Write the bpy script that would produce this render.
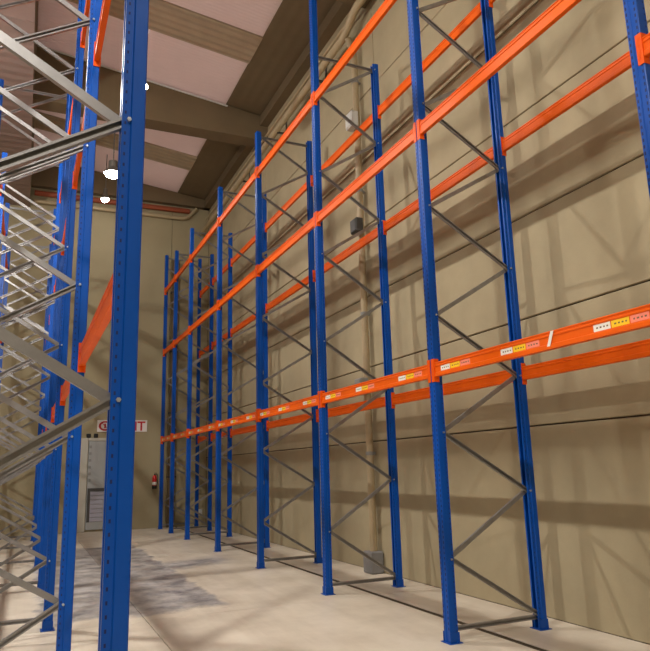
import bpy, math, random
from mathutils import Vector, Matrix
random.seed(7)
for o in list(bpy.data.objects):
    bpy.data.objects.remove(o)
S = bpy.context.scene
COL = S.collection

# ------------------------------------------------------------------ camera, world, exposure
YAW, PITCH, ROLL, FPX, CAM_H = 0.423, 0.21, -0.027, 665.3, 1.691
fwd = Vector((math.sin(YAW)*math.cos(PITCH), math.cos(YAW)*math.cos(PITCH), math.sin(PITCH)))
rgt0 = Vector((math.cos(YAW), -math.sin(YAW), 0))
up0 = rgt0.cross(fwd)
rgt = math.cos(ROLL)*rgt0 + math.sin(ROLL)*up0
upv = -math.sin(ROLL)*rgt0 + math.cos(ROLL)*up0
cd = bpy.data.cameras.new('camera')
cd.sensor_fit = 'HORIZONTAL'
cd.sensor_width = 36.0
cd.lens = 36.0*FPX/650.0
cd.clip_start = 0.02
cam = bpy.data.objects.new('camera', cd)
COL.objects.link(cam)
mw = Matrix((rgt, upv, -fwd)).transposed().to_4x4()
mw.translation = Vector((0, 0, CAM_H))
cam.matrix_world = mw
S.camera = cam

world = bpy.data.worlds.new('dusk_sky')
S.world = world
world.use_nodes = True
bg = world.node_tree.nodes['Background']
bg.inputs[0].default_value = (0.80, 0.78, 0.80, 1)
bg.inputs[1].default_value = 1.6

S.view_settings.view_transform = 'Standard'
S.view_settings.look = 'None'
S.view_settings.gamma = 1.0
S.view_settings.use_curve_mapping = False
S.view_settings.exposure = 0.14
LAMP_POWER = 300.0           # radiance of the high-bay lenses

# ------------------------------------------------------------------ dimensions (metres)
WALL_X, WALL_Y = 5.42, 21.70
LEFT_X, FRONT_Y = -9.0, -7.0
ROOF_Z, ROOF_S = 10.92, 0.13     # roof height at the right wall, and its rise towards the left
SOFFIT_X, SOFFIT_Z = -0.31, 9.95
def roof(x): return ROOF_Z + ROOF_S*(WALL_X - x)

# ------------------------------------------------------------------ materials
def s2l(c):
    return tuple((v/255/12.92 if v/255 <= .04045 else ((v/255+.055)/1.055)**2.4) for v in c)
def mat(name, rgb, rough=.5, metal=0.0, var=0.0, scale=4.0, bump=0.0, bscale=60.0, spec=.5, coat=0.0):
    m = bpy.data.materials.new(name)
    m.use_nodes = True
    nt = m.node_tree
    b = nt.nodes['Principled BSDF']
    c = s2l(rgb)
    b.inputs['Base Color'].default_value = (*c, 1)
    b.inputs['Roughness'].default_value = rough
    b.inputs['Metallic'].default_value = metal
    b.inputs['Specular IOR Level'].default_value = spec
    b.inputs['Coat Weight'].default_value = coat
    tc = None
    if var or bump:
        tc = nt.nodes.new('ShaderNodeTexCoord')
    if var:
        n = nt.nodes.new('ShaderNodeTexNoise')
        n.inputs['Scale'].default_value = scale
        n.inputs['Detail'].default_value = 6
        n.inputs['Roughness'].default_value = .65
        nt.links.new(tc.outputs['Object'], n.inputs['Vector'])
        r = nt.nodes.new('ShaderNodeValToRGB')
        r.color_ramp.elements[0].position = .3
        r.color_ramp.elements[1].position = .7
        r.color_ramp.elements[0].color = (*[v*(1-var) for v in c], 1)
        r.color_ramp.elements[1].color = (*[min(1, v*(1+var)) for v in c], 1)
        nt.links.new(n.outputs['Fac'], r.inputs['Fac'])
        nt.links.new(r.outputs['Color'], b.inputs['Base Color'])
    if bump:
        n2 = nt.nodes.new('ShaderNodeTexNoise')
        n2.inputs['Scale'].default_value = bscale
        n2.inputs['Detail'].default_value = 4
        nt.links.new(tc.outputs['Object'], n2.inputs['Vector'])
        bp = nt.nodes.new('ShaderNodeBump')
        bp.inputs['Strength'].default_value = bump
        bp.inputs['Distance'].default_value = .01
        nt.links.new(n2.outputs['Fac'], bp.inputs['Height'])
        nt.links.new(bp.outputs['Normal'], b.inputs['Normal'])
    return m

def corrugate(m, axis='Y', period=.08, strength=.6):
    nt = m.node_tree
    b = nt.nodes['Principled BSDF']
    tc = nt.nodes.new('ShaderNodeTexCoord')
    w = nt.nodes.new('ShaderNodeTexWave')
    w.bands_direction = axis
    w.inputs['Scale'].default_value = 2*math.pi/period/20
    nt.links.new(tc.outputs['Object'], w.inputs['Vector'])
    bp = nt.nodes.new('ShaderNodeBump')
    bp.inputs['Strength'].default_value = strength
    bp.inputs['Distance'].default_value = .03
    nt.links.new(w.outputs['Fac'], bp.inputs['Height'])
    nt.links.new(bp.outputs['Normal'], b.inputs['Normal'])
    return m

M = {}
M['blue'] = mat('blue_paint', (0, 74, 164), .36, 0, .06, 3, .03, 40, .28)
M['blue_plate'] = mat('blue_plate_paint', (0, 70, 156), .4, spec=.3)
M['slot'] = mat('dark_slot', (4, 24, 84), .7)
M['orange'] = mat('orange_paint', (236, 97, 8), .42, 0, .05, 4, spec=.2)
M['orange_dark'] = mat('orange_connector_paint', (232, 88, 8), .45, spec=.2)
M['zinc'] = mat('galvanised_steel', (150, 148, 146), .36, .7, .12, 9)
M['zinc_bolt'] = mat('bolt_steel', (200, 205, 210), .3, .8)
M['wall'] = mat('precast_concrete', (167, 154, 123), .85, 0, .09, 1.1, .12, 45)
M['wall_back'] = mat('painted_concrete', (162, 150, 118), .8, 0, .06, .8, .08, 45)
M['joint'] = mat('joint_shadow_gap', (74, 62, 44), .9)
M['wall_side'] = mat('plain_plaster', (128, 118, 98), .9)
M['roof'] = corrugate(mat('brown_roof_sheet', (116, 100, 74), .7, 0, .08, 2), 'X', .25, .15)
M['strip'] = corrugate(mat('brown_ribbed_sheet', (178, 160, 136), .7, 0, .1, 2), 'Y', .21, .7)
M['girder'] = mat('precast_girder', (112, 96, 70), .85, 0, .08, 1.5, .1, 30)
M['pipe'] = mat('cream_pipe', (178, 160, 126), .5, 0, .05, 3)
M['rust_pipe'] = mat('rust_red_pipe', (150, 74, 44), .55, 0, .12, 4)
M['grey_box'] = mat('grey_plastic', (138, 138, 134), .5)
M['pale_box'] = mat('pale_plastic', (206, 206, 200), .45)
M['dark_box'] = mat('dark_plastic', (64, 62, 58), .5)
M['pedestal'] = mat('grey_pedestal', (128, 126, 124), .8, 0, .1, 6)
M['door'] = mat('grey_door_paint', (164, 166, 164), .5, 0, .04, 3)
M['door_frame'] = mat('pale_frame_paint', (186, 182, 168), .5)
M['slat'] = mat('lilac_grey_slat', (168, 166, 178), .45)
M['black'] = mat('black_plastic', (22, 22, 22), .5)
M['sign_white'] = mat('sign_white', (236, 230, 226), .4)
M['sign_red'] = mat('sign_red', (190, 16, 30), .4)
M['red'] = mat('extinguisher_red', (200, 26, 22), .3)
M['white'] = mat('white_print', (240, 236, 226), .45)
M['yellow'] = mat('yellow_print', (252, 204, 30), .45)
M['pink'] = mat('pink_print', (250, 142, 118), .45)
M['print'] = mat('dark_print', (120, 92, 60), .6)
M['lamp_body'] = mat('lamp_aluminium', (120, 116, 108), .45, .5)

def translucent(name, rgb, axis, period, tr=.35):
    m = corrugate(mat(name, rgb, .55, 0, .05, 1.2), axis, period, .35)
    nt = m.node_tree
    b = nt.nodes['Principled BSDF']
    t = nt.nodes.new('ShaderNodeBsdfTranslucent')
    t.inputs['Color'].default_value = (*s2l(rgb), 1)
    mx = nt.nodes.new('ShaderNodeMixShader')
    mx.inputs[0].default_value = tr
    out = nt.nodes['Material Output']
    nt.links.new(b.outputs[0], mx.inputs[1])
    nt.links.new(t.outputs[0], mx.inputs[2])
    nt.links.new(mx.outputs[0], out.inputs['Surface'])
    return m
M['skylight'] = translucent('translucent_rooflight', (232, 214, 208), 'Y', .10)
M['soffit'] = translucent('translucent_soffit', (158, 136, 128), 'Y', .30, .2)

def emission(name, rgb, strength):
    m = bpy.data.materials.new(name)
    m.use_nodes = True
    nt = m.node_tree
    nt.nodes.remove(nt.nodes['Principled BSDF'])
    e = nt.nodes.new('ShaderNodeEmission')
    e.inputs[0].default_value = (*rgb, 1)
    e.inputs[1].default_value = strength
    nt.links.new(e.outputs[0], nt.nodes['Material Output'].inputs['Surface'])
    return m
M['lens'] = emission('lamp_lens', (1.0, .955, .90), LAMP_POWER*.42)
M['lens_side'] = emission('side_lamp_lens', (1.0, .955, .90), LAMP_POWER*8.6)

def floor_material():
    m = mat('worn_concrete_floor', (205, 194, 178), .42, 0, 0, 1, .05, 30)
    nt = m.node_tree
    N, L = nt.nodes, nt.links
    b = N['Principled BSDF']
    g = N.new('ShaderNodeNewGeometry')
    def math_(op, a, bb=None, c=None):
        n = N.new('ShaderNodeMath'); n.operation = op
        for i, v in enumerate((a, bb, c)):
            if v is None: continue
            if isinstance(v, (int, float)): n.inputs[i].default_value = v
            else: L.new(v, n.inputs[i])
        return n.outputs[0]
    def noise(scale, detail=5, stretch=None):
        n = N.new('ShaderNodeTexNoise')
        n.inputs['Scale'].default_value = scale
        n.inputs['Detail'].default_value = detail
        n.inputs['Roughness'].default_value = .65
        if stretch:
            mp = N.new('ShaderNodeMapping'); mp.inputs['Scale'].default_value = stretch
            L.new(g.outputs['Position'], mp.inputs['Vector']); L.new(mp.outputs[0], n.inputs['Vector'])
        else:
            L.new(g.outputs['Position'], n.inputs['Vector'])
        return n.outputs['Fac']
    def ramp(f, p0, p1, c0, c1):
        r = N.new('ShaderNodeValToRGB')
        r.color_ramp.elements[0].position = p0; r.color_ramp.elements[1].position = p1
        r.color_ramp.elements[0].color = (*c0, 1); r.color_ramp.elements[1].color = (*c1, 1)
        L.new(f, r.inputs[0]); return r.outputs[0]
    base = ramp(noise(1.3), .3, .7, s2l((204, 193, 174)), s2l((228, 218, 200)))
    sp = N.new('ShaderNodeSeparateXYZ'); L.new(g.outputs['Position'], sp.inputs[0])
    wob = math_('MULTIPLY', math_('SUBTRACT', noise(1.6), .5), .7)
    x = math_('ADD', sp.outputs[0], wob); y = math_('ADD', sp.outputs[1], math_('MULTIPLY', wob, 1.5))
    def band(v, lo, hi, soft):
        a = math_('MULTIPLY_ADD', v, 1/soft, -lo/soft); a.node.use_clamp = True
        c = math_('MULTIPLY_ADD', v, -1/soft, hi/soft); c.node.use_clamp = True
        return math_('MULTIPLY', a, c)
    p1 = math_('MULTIPLY', band(x, .3, 2.55, .08), band(y, 8.7, 17.2, .2))
    # grey smear running off towards the right rack
    y2 = math_('SUBTRACT', y, math_('MULTIPLY', x, .35))
    p2 = math_('MULTIPLY', band(x, 2.0, 4.0, .6), band(y2, 11.3, 12.7, .5))
    wear = ramp(noise(3.0, 8), .38, .66, (1, 1, 1), (.65, .65, .65))
    mask = math_('MULTIPLY', math_('MAXIMUM', p1, p2), wear)
    stain = ramp(noise(2.4, 8), .38, .68, s2l((104, 102, 107)), s2l((196, 193, 191)))
    mx = N.new('ShaderNodeMix'); mx.data_type = 'RGBA'
    L.new(mask, mx.inputs[0]); L.new(base, mx.inputs[6]); L.new(stain, mx.inputs[7])
    # faint tyre streaks along the aisle
    st = ramp(noise(1.0, 4, (2.2, .22, 1)), .42, .62, (1, 1, 1), (.86, .84, .82))
    m2 = N.new('ShaderNodeMix'); m2.data_type = 'RGBA'; m2.blend_type = 'MULTIPLY'
    m2.inputs[0].default_value = .8
    L.new(mx.outputs[2], m2.inputs[6]); L.new(st, m2.inputs[7])
    L.new(m2.outputs[2], b.inputs['Base Color'])
    return m
M['floor'] = floor_material()

# ------------------------------------------------------------------ mesh helpers
class MB:
    def __init__(s): s.v = []; s.f = []; s.mi = []
    def add(s, vs, fs, mi=0):
        n = len(s.v); s.v += [tuple(v) for v in vs]
        s.f += [tuple(i+n for i in f) for f in fs]; s.mi += [mi]*len(fs); return s
    def box(s, x0, x1, y0, y1, z0, z1, mi=0):
        v = [(x, y, z) for z in (z0, z1) for y in (y0, y1) for x in (x0, x1)]
        return s.add(v, [(0,2,3,1), (4,5,7,6), (0,1,5,4), (2,6,7,3), (0,4,6,2), (1,3,7,5)], mi)
    def bbox(s, x0, x1, y0, y1, z0, z1, c=.006, mi=0):
        """box with chamfered edges (three crossed octagon-like rings)"""
        pts = {}
        out = []
        X, Y, Z = (x0, x1), (y0, y1), (z0, z1)
        for i in (0, 1):
            for j in (0, 1):
                for k in (0, 1):
                    sx, sy, sz = (c if i == 0 else -c), (c if j == 0 else -c), (c if k == 0 else -c)
                    pts[i, j, k, 0] = len(out); out.append((X[i], Y[j]+sy, Z[k]+sz))
                    pts[i, j, k, 1] = len(out); out.append((X[i]+sx, Y[j], Z[k]+sz))
                    pts[i, j, k, 2] = len(out); out.append((X[i]+sx, Y[j]+sy, Z[k]))
        F = []
        q = [(0, 0), (1, 0), (1, 1), (0, 1)]
        for e in (0, 1):
            F.append([pts[e, a, b, 0] for a, b in q]); F.append([pts[a, e, b, 1] for a, b in q]); F.append([pts[a, b, e, 2] for a, b in q])
        for a in (0, 1):
            for b in (0, 1):
                F.append([pts[a, b, 0, 0], pts[a, b, 1, 0], pts[a, b, 1, 1], pts[a, b, 0, 1]])
                F.append([pts[a, 0, b, 0], pts[a, 1, b, 0], pts[a, 1, b, 2], pts[a, 0, b, 2]])
                F.append([pts[0, a, b, 1], pts[1, a, b, 1], pts[1, a, b, 2], pts[0, a, b, 2]])
                for k in (0, 1): F.append([pts[a, b, k, t] for t in range(3)])
        return s.add(out, F, mi)
    def prism(s, prof, fn, t0, t1, mi=0):
        """closed profile [(a,b)], fn(a,b,t)->xyz, extruded from t0 to t1"""
        n = len(prof)
        v = [fn(a, b, t0) for a, b in prof] + [fn(a, b, t1) for a, b in prof]
        f = [(i, (i+1) % n, n+(i+1) % n, n+i) for i in range(n)] + [tuple(range(n))[::-1], tuple(range(n, 2*n))]
        return s.add(v, f, mi)
    def lathe(s, prof, n=20, origin=(0, 0, 0), axis='Z', mi=0):
        ox, oy, oz = origin; v = []; f = []
        for r, h in prof:
            for i in range(n):
                a = 2*math.pi*i/n; c, d = r*math.cos(a), r*math.sin(a)
                v.append({'Z': (ox+c, oy+d, oz+h), 'Y': (ox+c, oy+h, oz+d), 'X': (ox+h, oy+c, oz+d)}[axis])
        for j in range(len(prof)-1):
            for i in range(n):
                k = (i+1) % n
                f.append((j*n+i, j*n+k, (j+1)*n+k, (j+1)*n+i))
        f.append(tuple(range(n))[::-1]); f.append(tuple(range((len(prof)-1)*n, len(prof)*n)))
        return s.add(v, f, mi)
    def tube(s, path, r, n=12, mi=0):
        path = [Vector(p) for p in path]; v = []; f = []
        up = Vector((0.123, .2, 1)).normalized()
        for i, p in enumerate(path):
            d = (path[min(i+1, len(path)-1)] - path[max(i-1, 0)]).normalized()
            a = d.cross(up)
            if a.length < .2: a = d.cross(Vector((1, .1, 0)))
            a.normalize(); b = d.cross(a)
            for k in range(n):
                t = 2*math.pi*k/n
                v.append(tuple(p + r*(math.cos(t)*a + math.sin(t)*b)))
        for j in range(len(path)-1):
            for k in range(n):
                q = (k+1) % n
                f.append((j*n+k, j*n+q, (j+1)*n+q, (j+1)*n+k))
        f.append(tuple(range(n))[::-1]); f.append(tuple(range((len(path)-1)*n, len(path)*n)))
        return s.add(v, f, mi)
    def mesh(s, name, mats, smooth=False):
        me = bpy.data.meshes.new(name)
        me.from_pydata(s.v, [], s.f)
        for m in (mats if isinstance(mats, (list, tuple)) else [mats]):
            me.materials.append(m)
        if any(s.mi): me.polygons.foreach_set('material_index', s.mi)
        import bmesh
        bm = bmesh.new(); bm.from_mesh(me)
        bmesh.ops.recalc_face_normals(bm, faces=bm.faces)
        bm.to_mesh(me); bm.free()
        if smooth:
            me.polygons.foreach_set('use_smooth', [True]*len(me.polygons))
            me.set_sharp_from_angle(angle=math.radians(40))
        me.update()
        return me

def obj(name, me, parent=None, loc=(0, 0, 0), rot=(0, 0, 0)):
    o = bpy.data.objects.new(name, me)
    COL.objects.link(o)
    o.location = loc; o.rotation_euler = rot
    if parent: o.parent = parent
    return o
def tag(o, label, cat, group=None):
    o['label'] = label; o['category'] = cat
    if group: o['group'] = group
    return o
def struct(o, label=None, cat=None):
    o['kind'] = 'structure'
    if label: o['label'] = label
    if cat: o['category'] = cat
    return o
def quick(name, mb, m, parent=None, loc=(0, 0, 0), smooth=False):
    return obj(name, mb.mesh(name, m, smooth), parent, loc)

# ------------------------------------------------------------------ floor of cast slabs
fl = quick('floor', MB().box(LEFT_X, WALL_X, FRONT_Y, WALL_Y, -.30, -.012), M['joint'])
struct(fl, 'pale beige concrete floor with grey worn patch in the aisle', 'floor')
xj = [LEFT_X, -7.67, -4.64, -1.61, 1.42, 4.46, WALL_X]
yj = [FRONT_Y, -3.8, 2.33, 8.45, 14.57, WALL_Y]
for i in range(len(xj)-1):
    for j in range(len(yj)-1):
        gl = .045 if abs(xj[i]-4.46) < .01 else .0035
        gr = .045 if abs(xj[i+1]-4.46) < .01 else .0035
        x0, x1 = xj[i]+(gl if i else 0), xj[i+1]-(gr if i < len(xj)-2 else 0)
        y0, y1 = yj[j]+.005, yj[j+1]-.005
        quick('slab', MB().bbox(x0, x1, y0, y1, -.0118, 0, .003), M['floor'], fl)

# ------------------------------------------------------------------ right wall of precast panels
wr = quick('wall_right', MB().box(WALL_X+.03, WALL_X+.30, FRONT_Y, WALL_Y+.3, -.3, 11.3), M['joint'])
struct(wr, 'tan precast concrete side wall behind the right rack', 'wall')
zj = [0, .82, 2.10, 3.38, 4.64, 5.95, 7.22, 8.50, 9.78, 11.0]
ycol = [FRONT_Y, -2.6, 3.45, 9.55, 15.65, WALL_Y]
for j in range(len(ycol)-1):
    for i in range(len(zj)-1):
        if i == 0: continue
        z0 = 0 if i == 1 else zj[i]+.009
        m = MB().bbox(WALL_X+random.uniform(-.003, .003), WALL_X+.05, ycol[j]+.006, ycol[j+1]-.006, z0, zj[i+1]-.009, .008)
        quick('panel', m, M['wall'], wr)

# back wall of tall panels
wb = quick('wall_back', MB().box(LEFT_X, WALL_X+.03, WALL_Y+.03, WALL_Y+.30, -.3, 12.4), M['joint'])
struct(wb, 'beige concrete end wall with grey door and red sign', 'wall')
xb = [LEFT_X, -6.6, -3.9, -1.2, 1.45, 4.15, WALL_X]
for i in range(len(xb)-1):
    quick('panel', MB().bbox(xb[i]+.005, xb[i+1]-.005, WALL_Y, WALL_Y+.04, 0, 12.2, .006), M['wall_back'], wb)
struct(quick('wall_left', MB().box(LEFT_X-.3, LEFT_X, FRONT_Y, WALL_Y+.3, -.3, 12.4), M['wall_side']), 'plain plastered wall far behind the left rack', 'wall')
struct(quick('wall_front', MB().box(LEFT_X, WALL_X+.3, FRONT_Y-.3, FRONT_Y, -.3, 12.4), M['wall_side']), 'plain plastered wall behind the camera', 'wall')

# ------------------------------------------------------------------ roof: brown sheets, rooflights, girders, lower soffit
SKY_X = 4.28
def slope_sheet(x0, x1, y0, y1, th=.05, dz=0.0):
    m = MB()
    v = [(x0, y0, roof(x0)+dz), (x1, y0, roof(x1)+dz), (x1, y1, roof(x1)+dz), (x0, y1, roof(x0)+dz)]
    v += [(a, b, c+th) for a, b, c in v]
    return m.add(v, [(0,1,2,3), (4,5,6,7), (0,1,5,4), (1,2,6,5), (2,3,7,6), (3,0,4,7)])
ce = quick('ceiling', slope_sheet(SKY_X, WALL_X+.3, FRONT_Y, WALL_Y+.05, .12), M['roof'])
struct(ce, 'dark brown sloping roof with pinkish translucent rooflight sheets', 'ceiling')
GIRD = [-2.60, 3.45, 9.55, 15.65, WALL_Y-.26]
strips = [(-.1, 1.0), (6.35, 7.4), (12.45, 13.48), (18.68, 19.65)]
for a, b in strips:
    quick('ribbed_strip', slope_sheet(SOFFIT_X-.2, SKY_X, a, b, .06, -.03), M['strip'], ce)
for a, b in [(FRONT_Y, -.1), (1.0, 6.35), (7.4, 12.45), (13.48, 18.68), (19.65, WALL_Y+.05)]:
    # two rooflight sheets side by side between the strips
    quick('rooflight_sheet', slope_sheet(SOFFIT_X-.2, 1.98, a, b, .02, .0), M['skylight'], ce)
    quick('rooflight_sheet', slope_sheet(1.99, SKY_X, a, b, .02, .012), M['skylight'], ce)
for g in GIRD:
    back = g > 20
    y0, y1, z0 = (WALL_Y-.22, WALL_Y, 10.62) if back else (g-.24, g+.24, 10.22)
    xa, xb_ = SOFFIT_X, WALL_X
    v = [(xa, y0, z0), (xb_, y0, z0), (xb_, y1, z0), (xa, y1, z0)]
    w = [(xa, y0, roof(xa)-.035), (xb_, y0, roof(xb_)-.035), (xb_, y1, roof(xb_)-.035), (xa, y1, roof(xa)-.035)]
    quick('girder', MB().add(v+w, [(0,1,2,3), (4,5,6,7), (0,1,5,4), (1,2,6,5), (2,3,7,6), (3,0,4,7)]), M['girder'], ce)
quick('fascia', MB().box(SOFFIT_X-.04, SOFFIT_X, FRONT_Y, WALL_Y, SOFFIT_Z+.02, 12.3), M['girder'], ce)
quick('eaves_trim', MB().box(WALL_X-.22, WALL_X, FRONT_Y, WALL_Y, 10.62, ROOF_Z-.02), M['girder'], ce)
for k in range(6):
    y0 = FRONT_Y + k*(WALL_Y-FRONT_Y)/6; y1 = FRONT_Y + (k+1)*(WALL_Y-FRONT_Y)/6
    quick('soffit_sheet', MB().box(LEFT_X, SOFFIT_X, y0+.01, y1-.01, SOFFIT_Z, SOFFIT_Z+.02), M['soffit'], ce)

# ------------------------------------------------------------------ pallet rack: frames
PW, PD, FD = .11, .10, 1.10      # post width (along the aisle), post depth, frame depth
def post_profile(s):
    """s=+1: aisle face towards +x. Open channel with a stepped flange."""
    h, q = PW/2, PW/2-.010
    p = [(.05, -h+.006), (.05, -.018), (.042, -.012), (.042, .012), (.05, .018), (.05, h-.006), (.044, h), (-.008, h),
         (-.014, q), (-.05, q), (-.05, q-.022), (-.044, q-.022), (-.044, q-.006), (.03, q-.006),
         (.03, -q+.006), (-.044, -q+.006), (-.044, -q+.022), (-.05, -q+.022), (-.05, -q), (-.014, -q), (-.008, -h), (.044, -h)]
    return [(a*s, b) for a, b in p]
_pm = {}
def post_mesh(s, h):
    k = ('p', s, h)
    if k not in _pm:
        _pm[k] = MB().prism(post_profile(s), lambda a, b, t: (a, b, t), .006, h).mesh('post', M['blue'])
    return _pm[k]
def slot_mesh(s, h):
    k = ('s', s, h)
    if k not in _pm:
        m = MB(); z = .10
        q = PW/2-.010
        while z < h-.06:
            for e in (-1, 1):                                   # rows of slots on both flanges and on the aisle face
                m.box(-.039 if s > 0 else .031, -.031 if s > 0 else .039, e*q-.0008, e*q+.0008, z, z+.015)
                yy = e*.036
                m.box(*sorted((s*.0494, s*.0508)), yy-.006, yy+.006, z+.02, z+.045)
            z += .05
        _pm[k] = m.mesh('slot_row', M['slot'])
    return _pm[k]
def plate_mesh():
    if 'plate' not in _pm:
        m = MB().bbox(-.075, .075, -.085, .085, 0, .007, .002)
        for e in (-1, 1):
            m.lathe([(.009, .007), (.009, .019), (.004, .022)], 8, (-.03*e, .07*e, 0))
        m.box(-.055, .055, -PW/2-.006, -PW/2-.001, .007, .10); m.box(-.055, .055, PW/2+.001, PW/2+.006, .007, .10)
        _pm['plate'] = m.mesh('base_plate', M['blue_plate'])
    return _pm['plate']
BW, BT = .045, .028             # brace channel: web width, lip depth
def channel(p0, p1, open_dir):
    """C channel between two points in the frame plane (y=0); web on the -open_dir side"""
    p0, p1 = Vector(p0), Vector(p1); d = (p1-p0).normalized(); n = Vector((-d.z, 0, d.x)); t = .004
    w, h = BW/2, BT/2
    prof = [(-w, -h), (w, -h), (w, h), (w-.012, h), (w-.012, h-t), (w-t, h-t), (w-t, -h+t), (-w+t, -h+t), (-w+t, h-t), (-w+.012, h-t), (-w+.012, h), (-w, h)]
    L = (p1-p0).length
    return MB().prism(prof, lambda a, b, u: tuple(p0 + d*u + n*a + Vector((0, b*open_dir, 0))), 0, L)
def brace_mesh(s, step, up):
    k = ('b', s, step, up)
    if k not in _pm:
        xi, xo = s*.035, s*(FD-.035)
        # up: from the aisle post at 0 to the other post at +step; down: from the other post at 0 to the aisle post at +step
        if up: m = channel((xi, 0, 0), (xo, 0, step), 1)
        else: m = channel((xo, 0, 0), (xi, 0, step), -1)
        _pm[k] = m.mesh('brace', M['zinc'])
    return _pm[k]
def tie_mesh(s):
    k = ('t', s)
    if k not in _pm:
        _pm[k] = channel((s*.035, 0, 0), (s*(FD-.035), 0, 0), -1).mesh('tie', M['zinc'])
    return _pm[k]
def bolt_mesh():
    if 'bolt' not in _pm:
        _pm['bolt'] = MB().lathe([(.010, -PW/2-.008), (.010, PW/2+.008)], 6, axis='Y').mesh('bolt', M['zinc_bolt'])
    return _pm['bolt']

def upright_frame(x, y, s, label, group, h=8.3, h_aisle=None, step=.62, z0=.15, slots=False):
    """aisle post at x, other post at x + s*FD"""
    e = tag(obj('upright_frame', None, loc=(x, y, 0)), label, 'rack frame', group)
    for k, (px, sg, hh) in enumerate(((0, -s, h_aisle or h), (s*FD, s, h))):
        p = obj('post', post_mesh(sg, hh), e, (px, 0, 0))
        obj('base_plate', plate_mesh(), p)
        if slots:
            sl = obj('slot_row', slot_mesh(sg, hh), p); sl['kind'] = 'stuff'
    obj('tie', tie_mesh(s), e, (0, 0, .12))
    z, up, k = z0, False, 0
    while z + step < h - .02:
        obj('brace', brace_mesh(s, step, up), e, (0, (.016 if up else -.016), z))
        if slots:
            obj('bolt', bolt_mesh(), e, (s*(FD-.02) if up else s*.02, 0, z+step))
        z += step; up = not up; k += 1
    obj('tie', tie_mesh(s), e, (0, 0, h-.10))
    return e

# ------------------------------------------------------------------ pallet rack: load beams
BH, BD = .150, .048
def rail_mesh(L, s):
    """stepped box section; visible side towards s*x. Origin at its middle, runs along y."""
    k = ('r', round(L, 3), s)
    if k not in _pm:
        h, d = BH/2, BD/2
        half = [(d-.005, -h), (d, -h+.005), (d, -.036), (d-.007, -.030), (d-.007, .026), (d, .032), (d, .042), (d-.006, .047), (d-.006, h-.018), (d, h-.012), (d, h-.005), (d-.005, h)]
        prof = half + [(-a, b) for a, b in reversed(half)]
        _pm[k] = MB().prism([(a*s, b) for a, b in prof], lambda a, b, t: (a, t, b), -L/2, L/2).mesh('rail', M['orange'])
    return _pm[k]
def connector_mesh(s, e):
    """hooked end plate at the e end (+1/-1 along y); wraps the aisle face of the post on side s"""
    k = ('c', s, e)
    if k not in _pm:
        m = MB()
        m.box(*sorted((-.030*s, .031*s)), *sorted((0, -.005*e)), -.125, .115)
        m.box(*sorted((.0265*s, .031*s)), *sorted((0, .047*e)), -.125, .115)
        for z in (-.085, -.035, .015, .065):                  # hook studs on the wrap plate
            m.box(*sorted((.031*s, .034*s)), *sorted((.018*e, .034*e)), z, z+.022)
        _pm[k] = m.mesh('connector', M['orange_dark'])
    return _pm[k]
def sticker(parent, y, s, nm, m, L=.160, Hh=.052, rows=1):
    x = s*(BD/2-.007)
    st = quick(nm, MB().box(*sorted((x, x+.0009*s)), y-L/2, y+L/2, -.026, -.026+Hh), m, parent)
    pr = MB()
    # unreadable small print: rows of short strokes
    for r in range(rows):
        yy = y - L/2 + .02
        while yy < y + L/2 - .03:
            w = random.uniform(.012, .02)
            pr.box(*sorted((x+.0009*s, x+.0014*s)), yy, yy+w, -.006+r*.018, .006+r*.018)
            yy += w + .016
    quick('print', pr, M['print'], st)
def load_beam(x, ya, yb, z, s, label, group, labels=False):
    """x = centre line of the posts; the beam sits flush with the face that looks towards s"""
    L = yb - ya - PW - .014
    bx = x + s*(.05 - BD/2 - .0005)
    e = tag(obj('rack_crossbar', None, loc=(bx, (ya+yb)/2, z)), label, 'rack beam', group)
    obj('rail', rail_mesh(L, s), e)
    for d in (-1, 1):
        obj('connector', connector_mesh(s, d), e, (0, d*(L/2+.005), 0))
    if labels:
        # three location stickers per bay, each white + yellow + pink
        for f in ((-1.05, .04, 1.0) if L > 2.4 else (-.5, .45)):
            if abs(f)+.3 > L/2: f *= .8
            for d, nm, mm in ((.2, 'white_sticker', 'white'), (.03, 'yellow_sticker', 'yellow'), (-.14, 'pink_sticker', 'pink')):
                sticker(e, f+d, s, nm, M[mm])
    return e

ORD = ['nearest', 'second', 'third', 'fourth', 'fifth', 'sixth', 'seventh', 'eighth']
LEVELS = [('lower', 2.655), ('middle', 5.40), ('top', 7.42)]
# right rack
RX = 3.90
RY = [2.97, 5.87, 8.80, 11.68, 14.55, 17.52, 19.58, 21.20]
desc = ['only its aisle post in the upper right corner', 'nearest one standing fully in view', 'with the extra tall aisle post beside the drain pipe',
        'third base plate from the front', 'fourth base plate from the front', 'fifth base plate from the front', 'last but one before the end wall', 'last one against the end wall']
for i, y in enumerate(RY):
    upright_frame(RX, y, 1, 'blue upright frame of right rack, ' + desc[i], 'upright frames of the right rack',
                  h=8.65 if i == 7 else 8.3, h_aisle=9.6 if i == 2 else None, step=.67 if i == 2 else .62, slots=(i < 3))
for b in range(len(RY)-1):
    for li, (ln, z) in enumerate(LEVELS):
        for side, x, s in (('aisle side', RX, -1), ('wall side', RX+FD, 1)):
            lab = 'orange %s beam, %s of right rack, %s bay from the camera' % (ln, side, ORD[b])
            if li == 0 and side == 'aisle side':
                lab = 'orange lower beam with coloured stickers, right rack aisle side, %s bay from camera' % ORD[b]
            load_beam(x, RY[b], RY[b+1], z, s, lab, 'load beams of the right rack', labels=(li == 0 and side == 'aisle side'))
# beam of the next bay, hooked on the near side of the first frame
load_beam(RX, RY[0]-2.9, RY[0], 4.56, -1, 'orange beam end hooked on the post in the upper right corner', 'load beams of the right rack')
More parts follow.
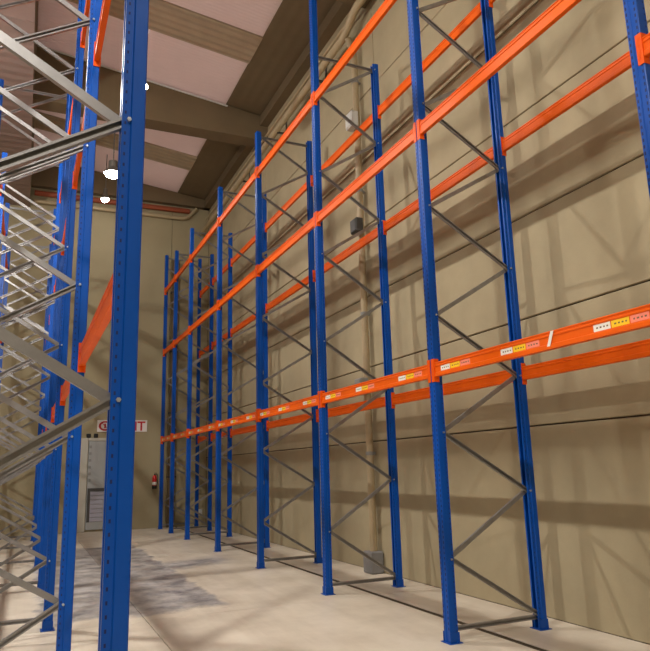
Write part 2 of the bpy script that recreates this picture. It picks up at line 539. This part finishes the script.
# white marker strip stuck across the near beam
mk = MB(); xk = RX-.05-.0008
mk.prism([(.045, -.05), (.01, -.05), (-.045, .07), (-.01, .07)], lambda a, b, t: (t, a, b), 0, -.0016)
tag(quick('marker_tape', mk, M['white'], None, (xk, 4.10, 2.655)), 'short white slanted tape on the nearest orange sticker beam', 'tape')

# left rack
LX = .355
LY = [2.85, 5.70, 8.55, 11.40, 14.25, 17.10, 19.95]
desc = ['tall post close to the camera', 'second from the camera', 'third from the camera', 'fourth from the camera', 'fifth from the camera', 'last but one before the end wall', 'last one before the end wall']
for i, y in enumerate(LY):
    upright_frame(LX, y, -1, 'blue zigzag braced upright frame of left rack, ' + desc[i], 'upright frames of the left rack', h=8.22, z0=.12, slots=(i < 3))
for b in range(len(LY)-1):
    for li, (ln, z) in enumerate(LEVELS):
        for side, x, s in (('aisle side', LX, 1), ('far side', LX-FD, -1)):
            load_beam(x, LY[b], LY[b+1], z-.04, s, 'orange %s beam, %s of left rack, %s bay from the camera' % (ln, side, ORD[b]), 'load beams of the left rack')

# ------------------------------------------------------------------ high-bay lamps
def lamp(x, y, z, top, label, group, r=.23, lens='lens'):
    e = tag(obj('high_bay_lamp', None, loc=(x, y, z)), label, 'lamp', group)
    quick('housing', MB().lathe([(r*1.04, -.005), (r*1.08, .01), (r*1.0, .05), (r*.62, .13), (r*.55, .15)], 24), M['lamp_body'], e, smooth=True)
    quick('driver_box', MB().lathe([(r*.55, .15), (r*.55, .32), (r*.4, .336), (.03, .34)], 16), M['lamp_body'], e, smooth=True)
    quick('hanging_rod', MB().tube([(0, 0, .34), (0, 0, top-z)], .014, 8), M['lamp_body'], e, smooth=True)
    quick('lens', MB().lathe([(r, -.008), (r*.86, -.05), (r*.5, -.09), (.01, -.105)], 24), M[lens], e, smooth=True)
    return e
ROW_A = [(1.79, 20.1, 9.9, 'small bright lamp close to the end wall above the aisle'),
         (1.60, 16.2, 9.0, 'bright pendant lamp glowing between the two nearest left posts'),
         (1.55, 12.0, 9.0, 'bright pendant lamp half hidden behind the near blue post'),
         (1.55, 7.6, 9.0, 'high-bay lamp over the aisle above the frame'),
         (1.55, 3.2, 9.0, 'high-bay lamp over the aisle above the camera'),
         (1.55, -2.5, 9.0, 'high-bay lamp over the aisle behind the camera')]
for x, y, z, lb in ROW_A:
    lamp(x, y, z, roof(x)-.03, lb, 'high-bay lamps over the aisle', .12 if z > 9.5 else .21)
for k, y in enumerate((-4.5, 3.0, 11.3)):
    lamp(-2.2, y, 8.64, SOFFIT_Z, 'high-bay lamp of the side aisle behind the left rack, %s from camera side' % ORD[k], 'high-bay lamps of the side aisle', .13, 'lens_side')

# ------------------------------------------------------------------ pipes
def bend(pts, r, n=6):
    """polyline with rounded corners"""
    P = [Vector(p) for p in pts]; out = [P[0]]
    for i in range(1, len(P)-1):
        a = (P[i-1]-P[i]).normalized(); b = (P[i+1]-P[i]).normalized()
        q0, q1 = P[i]+a*r, P[i]+b*r
        for k in range(n+1):
            t = k/n
            out.append((1-t)**2*q0 + 2*t*(1-t)*P[i] + t*t*q1)
    return out + [P[-1]]
dp = tag(obj('drain_pipe', None, loc=(5.30, 10.08, 0)), 'cream vertical drain pipe on the right wall with grey foot', 'pipe')
quick('pipe', MB().tube(bend([(0, 0, .3), (0, 0, 9.35), (-.12, .0, 9.70)], .12), .062, 14), M['pipe'], dp, smooth=True)
quick('pipe_foot', MB().bbox(-.13, .105, -.15, .15, 0, .34, .02), M['pedestal'], dp)
for z in (1.9, 4.3, 6.6, 8.8):
    quick('pipe_clamp', MB().lathe([(.070, -.03), (.070, .03)], 14, (0, 0, z)).box(.0, .10, -.02, .02, z-.02, z+.02), M['grey_box'], dp)
tag(quick('junction_box', MB().bbox(-.07, .07, -.13, .13, -.15, .15, .012).bbox(-.082, -.071, -.11, .11, -.13, .13, .003), M['pale_box'], None, (5.150, 9.98, 7.92)), 'pale grey box on the drain pipe below the top beam', 'box')
tag(quick('junction_box', MB().bbox(-.07, .07, -.12, .12, -.13, .13, .012).bbox(-.082, -.071, -.10, .10, -.11, .11, .003), M['dark_box'], None, (5.150, 9.95, 5.86)), 'dark grey box on the drain pipe at middle beam height', 'box')
tag(quick('junction_box', MB().bbox(-.07, .07, -.12, .12, -.13, .13, .012).bbox(-.082, -.071, -.10, .10, -.11, .11, .003), M['grey_box'], None, (5.150, 10.0, 3.02)), 'grey box on the drain pipe just above the sticker beam', 'box')
op = tag(obj('overhead_pipe', None, loc=(5.16, 0, 9.83)), 'long cream pipe running under the roof along the right wall', 'pipe')
quick('pipe', MB().tube(bend([(0, FRONT_Y+.1, .25), (0, 9.7, .25), (0, 10.2, -.02), (0, 10.7, -.02), (0, WALL_Y-.05, -.12)], .15), .075, 14), M['pipe'], op, smooth=True)
quick('thin_pipe', MB().tube([(.1, FRONT_Y+.1, .34), (.1, WALL_Y-.3, .34)], .03, 10), M['pipe'], op, smooth=True)
for y in (1.0, 4.0, 7.0, 9.0, 11.6, 14.0, 17.0, 20.0):
    quick('pipe_bracket', MB().box(.0, .25, y-.02, y+.02, .10 if y < 9.7 else -.14, .13 if y < 9.7 else -.10).box(.235, .25, y-.03, y+.03, -.2, .3), M['dark_box'], op)
rp = tag(obj('end_wall_pipe', None, loc=(0, WALL_Y-.13, 10.42)), 'rust red pipe along the top of the end wall', 'pipe')
quick('pipe', MB().tube([(-.2, 0, -.02), (4.7, 0, .02)], .085, 12), M['rust_pipe'], rp, smooth=True)
quick('cream_pipe', MB().tube(bend([(-.2, 0, -.30), (4.6, 0, -.27), (4.95, 0, .15)], .2), .06, 12), M['pipe'], rp, smooth=True)
cp = tag(obj('conduit', None, loc=(0, 15.38, 0)), 'thin white conduit along the roof girder', 'conduit')
quick('tube', MB().tube([(SOFFIT_X+.02, 0, roof(SOFFIT_X)-.08), (4.3, 0, roof(4.3)-.08)], .022, 8), M['pale_box'], cp, smooth=True)

# ------------------------------------------------------------------ end wall: door, sign, extinguisher
d1 = obj('door_1', None, loc=(1.78, WALL_Y, 0)); struct(d1, 'grey door with slatted lower vent in the end wall', 'door')
quick('door_leaf', MB().bbox(.0, 1.0, -.06, -.005, .06, 2.66, .006), M['door'], d1)
quick('door_frame', MB().bbox(-.24, -.02, -.10, -.002, 0, 2.75, .01).bbox(1.02, 1.10, -.08, -.002, 0, 2.75, .008).box(-.02, 1.02, -.08, -.002, 2.67, 2.75), M['door_frame'], d1)
quick('vent_frame', MB().box(.02, .10, -.085, -.061, .28, 1.26).box(.10, .92, -.085, -.061, 1.17, 1.26).box(.90, .97, -.085, -.061, .28, 1.26), M['dark_box'], d1)
for k in range(7):
    quick('vent_slat', MB().bbox(.10, .90, -.082, -.062, .29+k*.126, .29+k*.126+.112, .008), M['slat'], d1)
for k in range(6):
    quick('hinge_plate', MB().bbox(.02, .09, -.078, -.061, 1.45+k*.2, 1.45+k*.2+.08, .003), M['grey_box'], d1)
quick('door_handle', MB().bbox(.86, .90, -.11, -.062, 1.35, 1.50, .006), M['black'], d1)
for x, nm in ((1.76, 'left'), (1.97, 'right')):
    tag(quick('door_sensor', MB().bbox(-.06, .06, -.10, -.002, -.06, .06, .015).box(-.015, .015, -.12, -.1, -.015, .015), M['black'], None, (x, WALL_Y, 2.82)),
        'small black box above the grey door, %s of the two' % nm, 'sensor')

sg = tag(obj('wall_sign', None, loc=(2.0, WALL_Y-.012, 2.94)), 'white sign with red symbol and letters on end wall', 'sign')
quick('sign_board', MB().bbox(0, 1.50, -.012, .010, 0, .36, .004), M['sign_white'], sg)
ring = MB(); n = 32
for i in range(n):
    a0, a1 = 2*math.pi*i/n, 2*math.pi*(i+1)/n
    f = lambda r, a, y: (.23+r*math.cos(a)*1.25, y, .18+r*math.sin(a))
    v = [f(.10, a0, -.014), f(.15, a0, -.014), f(.15, a1, -.014), f(.10, a1, -.014), f(.10, a0, -.012), f(.15, a0, -.012), f(.15, a1, -.012), f(.10, a1, -.012)]
    ring.add(v, [(0,1,2,3), (1,5,6,2), (0,3,7,4)])
ring.prism([(-.12, .10), (-.09, .10), (.12, -.10), (.09, -.10)], lambda a, b, t: (.23+a, t, .18+b), -.014, -.012)
ring.box(.205, .255, -.014, -.012, .11, .25)
quick('sign_symbol', ring, M['sign_red'], sg)
cu = bpy.data.curves.new('sign_text', 'FONT')
cu.body = 'EXIT'; cu.size = .40; cu.extrude = .001; cu.offset = .008; cu.align_x = 'RIGHT'
to = bpy.data.objects.new('tmp_text', cu); COL.objects.link(to)
bpy.context.view_layer.update()
me = bpy.data.meshes.new_from_object(to.evaluated_get(bpy.context.evaluated_depsgraph_get()))
bpy.data.objects.remove(to); me.name = 'sign_lettering'; me.materials.clear(); me.materials.append(M['sign_red'])
obj('sign_lettering', me, sg, (1.44, -.0135, .04), (math.pi/2, 0, 0))

fx = tag(obj('fire_extinguisher', None, loc=(3.76, WALL_Y-.10, 1.22)), 'red fire extinguisher on end wall beside the last blue post', 'extinguisher')
fx.scale = (.72, .72, .66)
quick('cylinder', MB().lathe([(.085, .0), (.095, .02), (.095, .46), (.07, .53), (.03, .57)], 20), M['red'], fx, smooth=True)
quick('foot_ring', MB().lathe([(.10, -.06), (.10, .09)], 20), M['black'], fx, smooth=True)
quick('label_band', MB().lathe([(.0965, .12), (.0965, .25)], 20), M['white'], fx, smooth=True)
quick('valve', MB().lathe([(.028, .57), (.028, .63)], 10).box(-.02, .10, -.012, .012, .62, .64).box(-.02, .09, -.012, .012, .66, .675), M['black'], fx)
quick('hose', MB().tube(bend([(.03, -.02, .60), (.13, -.03, .60), (.13, -.03, .15)], .07), .012, 8), M['black'], fx, smooth=True)
quick('wall_bracket', MB().box(-.03, .03, .09, .13, .1, .5), M['black'], fx)
tag(quick('wall_socket', MB().bbox(-.07, .07, -.06, -.002, -.10, .10, .01).bbox(-.05, .05, -.07, -.061, -.07, .07, .003), M['pale_box'], None, (5.22, WALL_Y, .40)), 'small white box low on end wall near the corner', 'box')

ews = tag(obj('end_wall_strip', None, loc=(4.28, WALL_Y, 0)), 'dark brown vertical strip on end wall behind the last posts', 'duct')  # dark upright strip with cross bands, added near the far right corner
quick('strip_body', MB().bbox(-.11, .11, -.13, -.004, .0, 8.7, .012), M['girder'], ews)
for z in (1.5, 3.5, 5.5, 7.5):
    quick('strip_band', MB().bbox(-.14, .14, -.138, -.002, z, z+.05, .004), M['dark_box'], ews)
